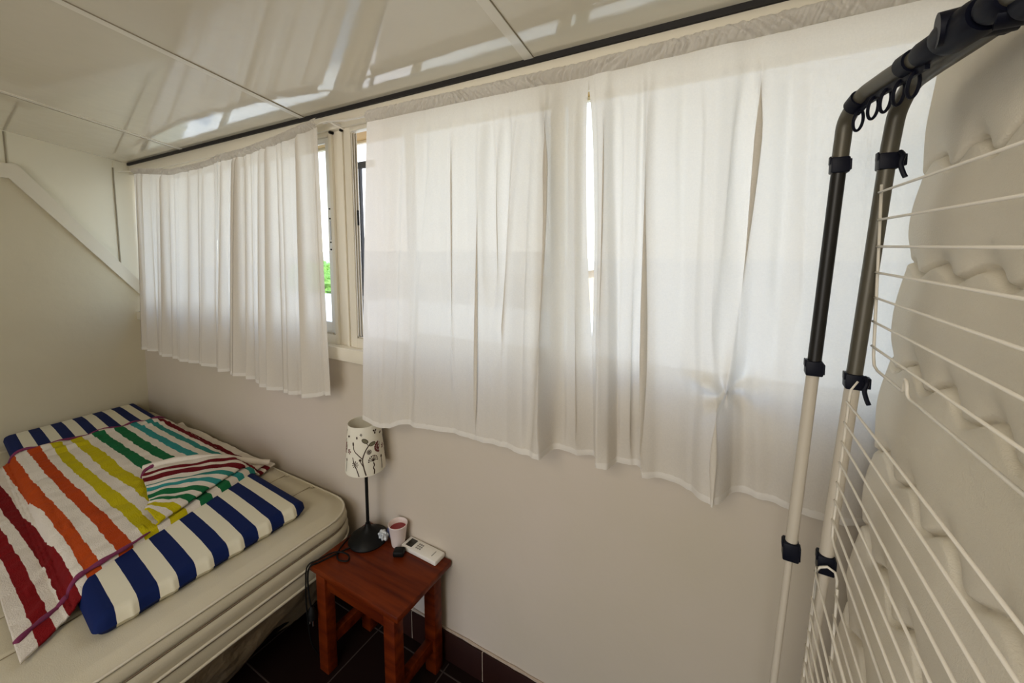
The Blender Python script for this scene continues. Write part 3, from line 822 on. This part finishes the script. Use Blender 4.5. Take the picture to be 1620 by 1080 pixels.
# cord over the table edge with plug
bm = bmesh.new()
tube(bm, spl([(LX-.02,LY-.065,.4045),(LX-.035,LY-.10,.4035),(-1.285,.848,.4035),(-1.296,.822,.402),(-1.300,.815,.36),(-1.292,.812,.30),(-1.286,.815,.255)], 8), .003, 8)
obj('cord', bm, M_cable, lamp)
bm = bmesh.new(); tube(bm, [(-1.286,.815,.262),(-1.286,.815,.250),(-1.284,.815,.235),(-1.283,.815,.215)], [.004,.011,.014,.012], 14); pl = obj('plug', bm, M_cable, lamp)
bm = bmesh.new()
for dx in (-.009,.009): tube(bm, [(-1.283+dx,.810,.216),(-1.283+dx,.810,.197)], .0024, 8)
obj('pin', bm, M_pin, pl)
bm = bmesh.new()
tube(bm, spl([(-1.296,.985,.4038),(-1.27,.92,.4038),(-1.235,.892,.4036),(-1.20,.905,.4036),(-1.225,.925,.4038),(-1.268,.905,.4105),(-1.29,.85,.4105),(-1.307,.820,.399),(-1.318,.818,.33),(-1.320,.818,.24),(-1.322,.83,.10),(-1.325,.86,.012)], 8), .0026, 8)
tag(obj('power_cable', bm, M_cable), 'thin black cable looped on the table and hanging over its left edge', 'cable')

# ------------------------------------------------------------------ things on the table
CX, CY = -1.104, 1.058
cup = thing('paper_cup', 'white paper cup of red drink beside the lamp', 'cup', (CX,CY,.4))
bpy.context.view_layer.update()
bm = bmesh.new()
lathe(bm, [(.022,.4025),(.0235,.4005),(.0245,.403),(.0345,.4795),(.0362,.481),(.0362,.4835),(.0345,.4845),(.0332,.483),(.0240,.405)], 48, (CX,CY,0))
bm2 = lathe(bm, [(.0005,.4035),(.0242,.4035)], 48, (CX,CY,0)); obj('cup_body', bm, M_paper, cup, angle=50)
bm = bmesh.new(); rg = lathe(bm, [(.0005,.4645),(.0305,.4645),(.0312,.4652)], 48, (CX,CY,0)); obj('drink', bm, M_red, cup)
# remote control
rx, ry, ra = -.992, 1.069, -.02
R = Matrix.Translation((rx,ry,.4005)) @ Matrix.Rotation(ra, 4, 'Z')
rem = thing('remote_control', 'white air conditioner remote control lying against the wall', 'remote control', (rx,ry,.4))
bpy.context.view_layer.update()
bm = bmesh.new(); box(bm, -.084,.084,-.027,.027,0,.018,.004, M=R); obj('case', bm, M_white, rem)
bm = bmesh.new(); box(bm, -.070,-.040,-.018,.019,.0178,.0186,.0003, M=R); obj('display', bm, M_screen, rem)
for k, (dx, dy) in enumerate(((0,0),(.009,0),(-.009,0),(0,.010),(0,-.010),(.0085,.0095),(-.0085,.0095),(.0085,-.0095),(-.0085,-.0095))):
    bm = bmesh.new()
    p = R @ Vector((-.014+dx, dy, .0178)); rr = .0034
    tube(bm, [p, p+Vector((0,0,.0014))], rr, 12); obj('button', bm, M_grey, rem)
bm = bmesh.new()     # small maker's mark: a row of tiny dark letter-like strokes is printed across the end
for k in range(7): box(bm, .052,.0565,-.0125+k*.0038,-.0125+k*.0038+.0026,.0179,.0183, M=R)
obj('maker_mark', bm, M_grey, rem, smooth=False)
# wrapper
bm = bmesh.new()
M_wrap = mat('clear_wrapper', (.66,.68,.70), .25, bump=(60,.9,.01), var=(40,(.42,.46,.52),.4,.6))
M_wrapb = mat('blue_wrapper', (.10,.12,.26), .4, bump=(60,.6,.01))
wr = thing('crumpled_wrapper', 'crumpled clear and blue wrapper between the lamp base and the cup', 'wrapper', (-1.165,1.03,.4))
bpy.context.view_layer.update()
bmesh.ops.create_icosphere(bm, subdivisions=4, radius=1)
for v in bm.verts:
    n = v.co.normalized(); d = 1+.35*noise.noise(n*2.6)+.2*noise.noise(n*6)
    v.co = Vector((-1.166+.020*n.x*d, 1.040+.015*n.y*d, .4225+.020*n.z*d))
obj('clear_part', bm, M_wrap, wr, angle=20)
bm = bmesh.new(); bmesh.ops.create_icosphere(bm, subdivisions=4, radius=1)
for v in bm.verts:
    n = v.co.normalized(); d = 1+.3*noise.noise(n*2.2+Vector((4,1,0)))
    v.co = Vector((-1.155+.012*n.x*d, 1.068+.013*n.y*d, .428+.0235*n.z*d))
obj('blue_part', bm, M_wrapb, wr, angle=20)
bm = bmesh.new(); box(bm, -.020,.020,-.016,.016,0,.022,.006, M=Matrix.Translation((-1.061,1.019,.4005)) @ Matrix.Rotation(.5,4,'Z'))
tag(obj('black_plastic_cap', bm, M_black), 'small black plastic cap on the table in front of the white cup', 'cap')

# ------------------------------------------------------------------ leaning mattress
TH = .125
mx = lambda z: .1235+.082*z                      # x of the face at height z
lm = thing('foam_mattress', 'large white foam mattress with wavy quilting leaning on the right wall', 'mattress', (.2,.55,0))
bpy.context.view_layer.update()
MY0, MY1, MZ = .12, .985, 1.885
rows = [.17+.165*k for k in range(10)]
def face(u, v):
    y = MY1+(MY0-MY1)*u; z = .004+(MZ-.004)*v
    x = mx(z)
    # edge rounding
    d = min((MY1-y), (y-MY0), z, MZ-z); r = .035
    x += .0 if d > r else r-math.sqrt(max(0, r*r-(r-d)**2))
    for i, zr in enumerate(rows):
        if abs(z-zr) > .09: continue
        ph = 2*PI*(y+.010*noise.noise((y*5,i*3,1)))/.122+i*1.9
        am = .0165*(.8+.5*noise.noise((i*2.3,y*4,6)))
        g = z-(zr+am*math.sin(ph))
        dp = (.55+.45*math.sin(ph+.9))
        e = sstep(0,.03,d)*.85+.15
        x += e*(.013*math.exp(-(g/.0042)**2) + (.012*dp*math.exp(-(g/.026)**2) if g > 0 else .003*math.exp(-(g/.030)**2)))
    m = min(abs(z-zr) for zr in rows)
    x -= .0045*(sstep(0,.082,m)-.5)
    x += .004*noise.noise((y*5,z*5,1))*sstep(0,.03,d)
    return Vector((x, y, z))
bm = bmesh.new(); grid(bm, 260, 780, face)
obj('quilted_face', bm, M_foam, lm, angle=180)
bm = bmesh.new()
def rim(u, v):
    # strip around the perimeter going back
    per = [(MY1,.004),(MY1,MZ),(MY0,MZ),(MY0,.004),(MY1,.004)]
    k = min(3, int(u*4)); t = u*4-k
    y = per[k][0]+(per[k+1][0]-per[k][0])*t; z = per[k][1]+(per[k+1][1]-per[k][1])*t
    x = mx(z)+.035+(TH-.035)*v
    return Vector((x, y, z))
grid(bm, 160, 4, rim)
grid(bm, 10, 10, lambda u, v: Vector((mx(.004+(MZ-.004)*v)+TH, MY1+(MY0-MY1)*u, .004+(MZ-.004)*v)))
bmesh.ops.remove_doubles(bm, verts=bm.verts, dist=.0005)
obj('border', bm, M_foam, lm, angle=50)
bm = bmesh.new()
tube(bm, [(mx(z)+.034, MY1+.001, z) for z in [.02+k*.05 for k in range(38)]], .004, 8)
tube(bm, [(mx(MZ)+.034, y, MZ+.001) for y in [MY1-k*.05 for k in range(19)]], .004, 8)
obj('edge_piping', bm, M_foam, lm)

# ------------------------------------------------------------------ drying rack
rk = thing('drying_rack', 'folded tower drying rack with white wire shelves leaning on the mattress', 'drying rack', (.15,.7,0))
bpy.context.view_layer.update()
Y1, Y2 = .88, .36
ax = lambda z: .0425+.0565*z           # left post line at the window side
bx = lambda z: .0835+.0685*z
def leg_seg(name, f, z0, z1, r, m, y=Y1, dx=0):
    bm = bmesh.new(); tube(bm, [(f(z0)+dx, y, z0), (f(z1)+dx, y, z1)], r, 20); return obj(name, bm, m, rk)
A_pts = spl([(ax(1.66),Y1,1.66),(ax(1.70),Y1,1.70),(ax(1.735)+.001,Y1-.008,1.735),(.153,Y1-.045,1.758),(.165,.80,1.764),(.2,.65,1.764),(.245,.43,1.764)], 8)
bm = bmesh.new(); tube(bm, A_pts, .0118, 20); obj('top_tube', bm, M_tube_shade_o, rk)
B_pts = spl([(bx(1.66),Y1,1.66),(bx(1.70)+.001,Y1,1.70),(bx(1.735)+.002,Y1-.008,1.738),(.210,Y1-.04,1.765),(.219,.80,1.772),(.238,.66,1.772),(.26,.43,1.772)], 8)
bm = bmesh.new(); tube(bm, B_pts, .0118, 20); obj('top_tube', bm, M_tube_shade_o, rk)
leg_seg('post', ax, 1.31, 1.662, .0105, M_tube_shade_d); leg_seg('post', bx, 1.30, 1.662, .0112, M_tube_shade_o)
leg_seg('post', ax, .955, 1.31, .0098, M_tube); leg_seg('post', bx, .95, 1.30, .0108, M_tube)
leg_seg('post', ax, .01, .965, .0062, M_tube); leg_seg('post', bx, .01, .96, .0095, M_tube)
for f, dx in ((ax,.11),(bx,.075)):      # the pair of posts at the near end of the rack, beyond the frame
    leg_seg('post', lambda z, f=f: f(z)+.03, .01, 1.66, .0105, M_tube, .33, .06 if f is ax else .03)
# collars / clips
def collar(f, z, y=Y1, hook=False, h=.026):
    bm = bmesh.new(); x = f(z)
    box(bm, x-.0128, x+.0128, y-.0135, y+.0130, z-h/2, z+h/2, .0025)
    box(bm, x-.0146, x-.0120, y-.010, y+.004, z+h/2-.011, z+h/2+.002, .001)
    box(bm, x+.0120, x+(.0215 if hook else .0150), y-.012, y+.004, z-h/2+.004, z+h/2-.004, .001)
    c = obj('clip', bm, M_plas, rk)
    if hook:
        bm = bmesh.new(); tube(bm, spl([(x+.012,y-.014,z+.012),(x+.013,y-.024,z+.004),(x+.010,y-.026,z-.008),(x+.013,y-.028,z-.022),(x+.016,y-.029,z-.030)], 5), .0035, 8)
        obj('lever', bm, M_plas, c)
collar(ax, 1.662); collar(ax, 1.312); collar(ax, .962, h=.034)
collar(bx, 1.662, hook=True); collar(bx, 1.297, hook=True); collar(bx, .957, h=.034)
# hanger strip with loops below the left top tube
bm = bmesh.new()
def onA(y): 
    for a, b in zip(A_pts[14:], A_pts[15:]):
        if b.y <= y <= a.y:
            t = (a.y-y)/(a.y-b.y); return a+(b-a)*t
    return A_pts[-1]
box_pts = []
ys = [.845-.009*k for k in range(17)]
prev = None
for y in ys:
    c = onA(y); a = [bm.verts.new((c.x+sx, y, c.z+zz)) for sx, zz in ((-.0025,-.011),(.0025,-.011),(.0025,-.021),(-.0025,-.021))]
    if prev:
        for k in range(4): bm.faces.new((prev[k], prev[(k+1)%4], a[(k+1)%4], a[k]))
    else: bm.faces.new(a)
    prev = a
bm.faces.new(prev[::-1])
for y in (.846, .735):
    c = onA(y); d = (onA(y-.012)-c).normalized()
    tube(bm, [c-d*.010, c+d*.010], .0150, 18)
hs = obj('hanger_strip', bm, M_plas, rk)
for y in (.842, .812, .783, .754, .725):
    bm = bmesh.new(); c = onA(y); pts = []
    for k in range(25):
        a = 2*PI*k/24; pts.append((c.x+.0068*math.cos(a)+.001*math.sin(a), y+.006*math.cos(a)-.005*math.sin(a), c.z-.031+.0145*math.sin(a)))
    tube(bm, pts, .0022, 8, False); obj('hanger_loop', bm, M_plas, hs)
# hinge
bm = bmesh.new()
def seg(y0, y1, r): 
    a, b = onA(y0), onA(y1); tube(bm, [a, a+(b-a)*.15, a+(b-a)*.85, b], [r*.9, r, r, r*.9], 22)
seg(.713, .672, .0155); seg(.672, .615, .0200)
c = onA(.655); tube(bm, [(c.x-.018,.652,c.z+.004),(c.x+.042,.645,c.z+.006)], .0185, 22)
seg(.612, .585, .0165)
c = onA(.60); tube(bm, [(c.x-.002,.60,c.z-.010),(c.x+.020,.595,c.z-.012),(c.x+.032,.590,c.z-.010)], .0145, 18)
for y0, y1 in ((.585,.51),(.48,.42)):
    c0, c1 = onA(y0), onA(y1); tube(bm, [c0+Vector((.010,0,-.012)), c1+Vector((.010,0,-.012))], .0150, 18)
hg = obj('hinge', bm, M_plas, rk)
bm = bmesh.new()
for y0, y1 in ((.665,.628),):
    p0 = Vector((.2385,.672,1.772)); p1 = Vector((.2425,.625,1.772)); tube(bm, [p0, p1], .0145, 18)
obj('hinge_sleeve', bm, M_plas, rk)
# wire shelves, folded flat
def shelf(x_of, zs, zbot, ytop, hookz=None, top_loop=None, y0=.868):
    bm = bmesh.new(); rw = .0019
    xa = lambda z, y: x_of(z)+.028*(y0-y)
    pts = [(xa(z, y0), y0, z) for z in (zs[0]+.012, (zs[0]+zbot)/2, zbot+.02)] + [(xa(zbot,y0-.004), y0-.006, zbot+.004), (xa(zbot,y0-.02), y0-.022, zbot)]
    if top_loop: pts = top_loop+pts
    yb = Y2
    if hookz:
        yh = hookz
        pts += [(xa(zbot,yh+.03), yh+.03, zbot)] + [tuple(p) for p in spl([(xa(zbot,yh+.010), yh+.010, zbot), (xa(zbot,yh), yh+.001, zbot+.003), (xa(zbot,yh-.004)-.001, yh-.003, zbot+.014), (xa(zbot,yh)-.002, yh-.010, zbot+.021), (xa(zbot,yh)-.002, yh-.018, zbot+.017), (xa(zbot,yh)-.002, yh-.022, zbot+.004), (xa(zbot,yh), yh-.030, zbot-.001), (xa(zbot,yh), yh-.050, zbot)], 5)]
    pts += [(xa(zbot,yb), yb, zbot), (xa(zbot,yb), yb-.01, zbot+.02), (xa(zs[0],yb), yb-.01, zs[0]+.012)]
    tube(bm, pts, rw*1.15, 8)
    for z in zs:
        tube(bm, [(xa(z,y0)-.002, y0+.004, z), (xa(z,y0)-.002, y0-.01, z), (xa(z,yb), yb-.012, z)], rw, 8)
    return obj('wire_shelf', bm, M_wire, rk, angle=180)
shelf(lambda z: .190+.004*(1.615-z)/.28, [1.613,1.569,1.526,1.484,1.443,1.403,1.362], 1.327, 0, hookz=.735)
shelf(lambda z: .166-.012*(1.26-z)/.25, [1.262,1.225,1.190,1.153,1.116,1.083,1.047], 1.012, 0, top_loop=[(.176,.868,1.300),(.168,.868,1.285)])
lp = []
shelf(lambda z: .135-.014*(.945-z)/.3, [.944,.893,.861,.829,.798,.767,.736,.705,.674], .642, 0, y0=.862,
      top_loop=[(.163,.855,.915),(.163,.857,.945),(.160,.858,.958),(.149,.858,.964),(.139,.860,.958),(.136,.861,.95)])
shelf(lambda z: .162-.004*(.92-z)/.3, [.925,.885,.845,.805,.765,.725,.69], .66, 0, y0=.846)

# ------------------------------------------------------------------ light
W = bpy.data.worlds.new('sky'); sc.world = W; W.use_nodes = True
N = W.node_tree.nodes; L = W.node_tree.links; bg = N['Background']
tc = N.new('ShaderNodeTexCoord'); sp = N.new('ShaderNodeSeparateXYZ'); L.new(tc.outputs['Generated'], sp.inputs[0])
r = N.new('ShaderNodeValToRGB'); e = r.color_ramp.elements
e[0].position = 0; e[0].color = (.95,.90,.84,1); e[1].position = .62; e[1].color = (.36,.55,1.0,1)
x = e.new(.12); x.color = (.90,.93,.97,1); x = e.new(.35); x.color = (.74,.84,1.0,1)
L.new(sp.outputs['Z'], r.inputs['Fac']); L.new(r.outputs['Color'], bg.inputs['Color'])
bg.inputs['Strength'].default_value = 3.3

def sun(e, rot, ang):
    l = bpy.data.lights.new('sun', 'SUN'); l.energy = e; l.angle = ang; l.color = (1,.93,.82)
    o = bpy.data.objects.new('sun', l); link(o); o.rotation_euler = rot
sd = Vector((-.75, .30, -.75)).normalized()
sun(7.0, sd.to_track_quat('-Z', 'Y').to_euler(), .01)
def area(name, loc, sx, sy, e, d, colr=(1,1,1), portal=False):
    l = bpy.data.lights.new(name, 'AREA'); l.shape = 'RECTANGLE'; l.size = sx; l.size_y = sy; l.energy = e; l.color = colr
    o = bpy.data.objects.new(name, l); link(o); o.location = loc; o.rotation_euler = Vector(d).to_track_quat('-Z', 'Y').to_euler()
    if portal: l.cycles.is_portal = True
    return o
area('window_portal', ((XL-1.475)/2, 1.222, 1.56), 1.95, .9, 1, (0,-1,0), portal=True)
area('window_portal', ((-1.385+XR)/2, 1.222, 1.56), 1.84, .9, 1, (0,-1,0), portal=True)
area('fill_opening_portal', (-.85, YB-.1, 1.08), 2.1, 2.15, 1, (0,1,0), portal=True)  # portal for the back-wall opening added as fill
# added fill light behind the viewer, not a fixture of the room
area('added_fill_light', (-.35, -1.30, 2.30), .9, .9, 24, (0,.45,-1), (1,.90,.75))

# ------------------------------------------------------------------ camera
F, PX, PY = 643.0, 810.0, 441.3
a, b, c = -.516, -.080, .005
ca, sa, cb, sb, cc, s_ = math.cos(a), math.sin(a), math.cos(b), math.sin(b), math.cos(c), math.sin(c)
fwd = Vector((sa*cb, ca*cb, sb)); right = Vector((ca, -sa, 0)); down = -(right.cross(fwd))
rr = cc*right+s_*down; dd = -s_*right+cc*down
cam = bpy.data.cameras.new('camera'); co = bpy.data.objects.new('camera', cam); link(co)
Mx = Matrix((( rr.x, -dd.x, -fwd.x), (rr.y, -dd.y, -fwd.y), (rr.z, -dd.z, -fwd.z))).to_4x4()
Mx.translation = Vector((0, 0, 1.529)); co.matrix_world = Mx
cam.sensor_width = 36; cam.sensor_fit = 'HORIZONTAL'; cam.lens = F/1620*36
cam.shift_x = 0; cam.shift_y = (PY-540)/1620
cam.clip_start = .01; cam.clip_end = 200
sc.camera = co
sc.view_settings.view_transform = 'Standard'; sc.view_settings.look = 'None'; sc.view_settings.gamma = 1
sc.view_settings.use_curve_mapping = False; sc.view_settings.exposure = -.12
cy = sc.cycles
cy.use_denoising = True; cy.max_bounces = 10; cy.diffuse_bounces = 6; cy.transmission_bounces = 8; cy.transparent_max_bounces = 16
cy.sample_clamp_indirect = 8; cy.caustics_reflective = False; cy.caustics_refractive = False
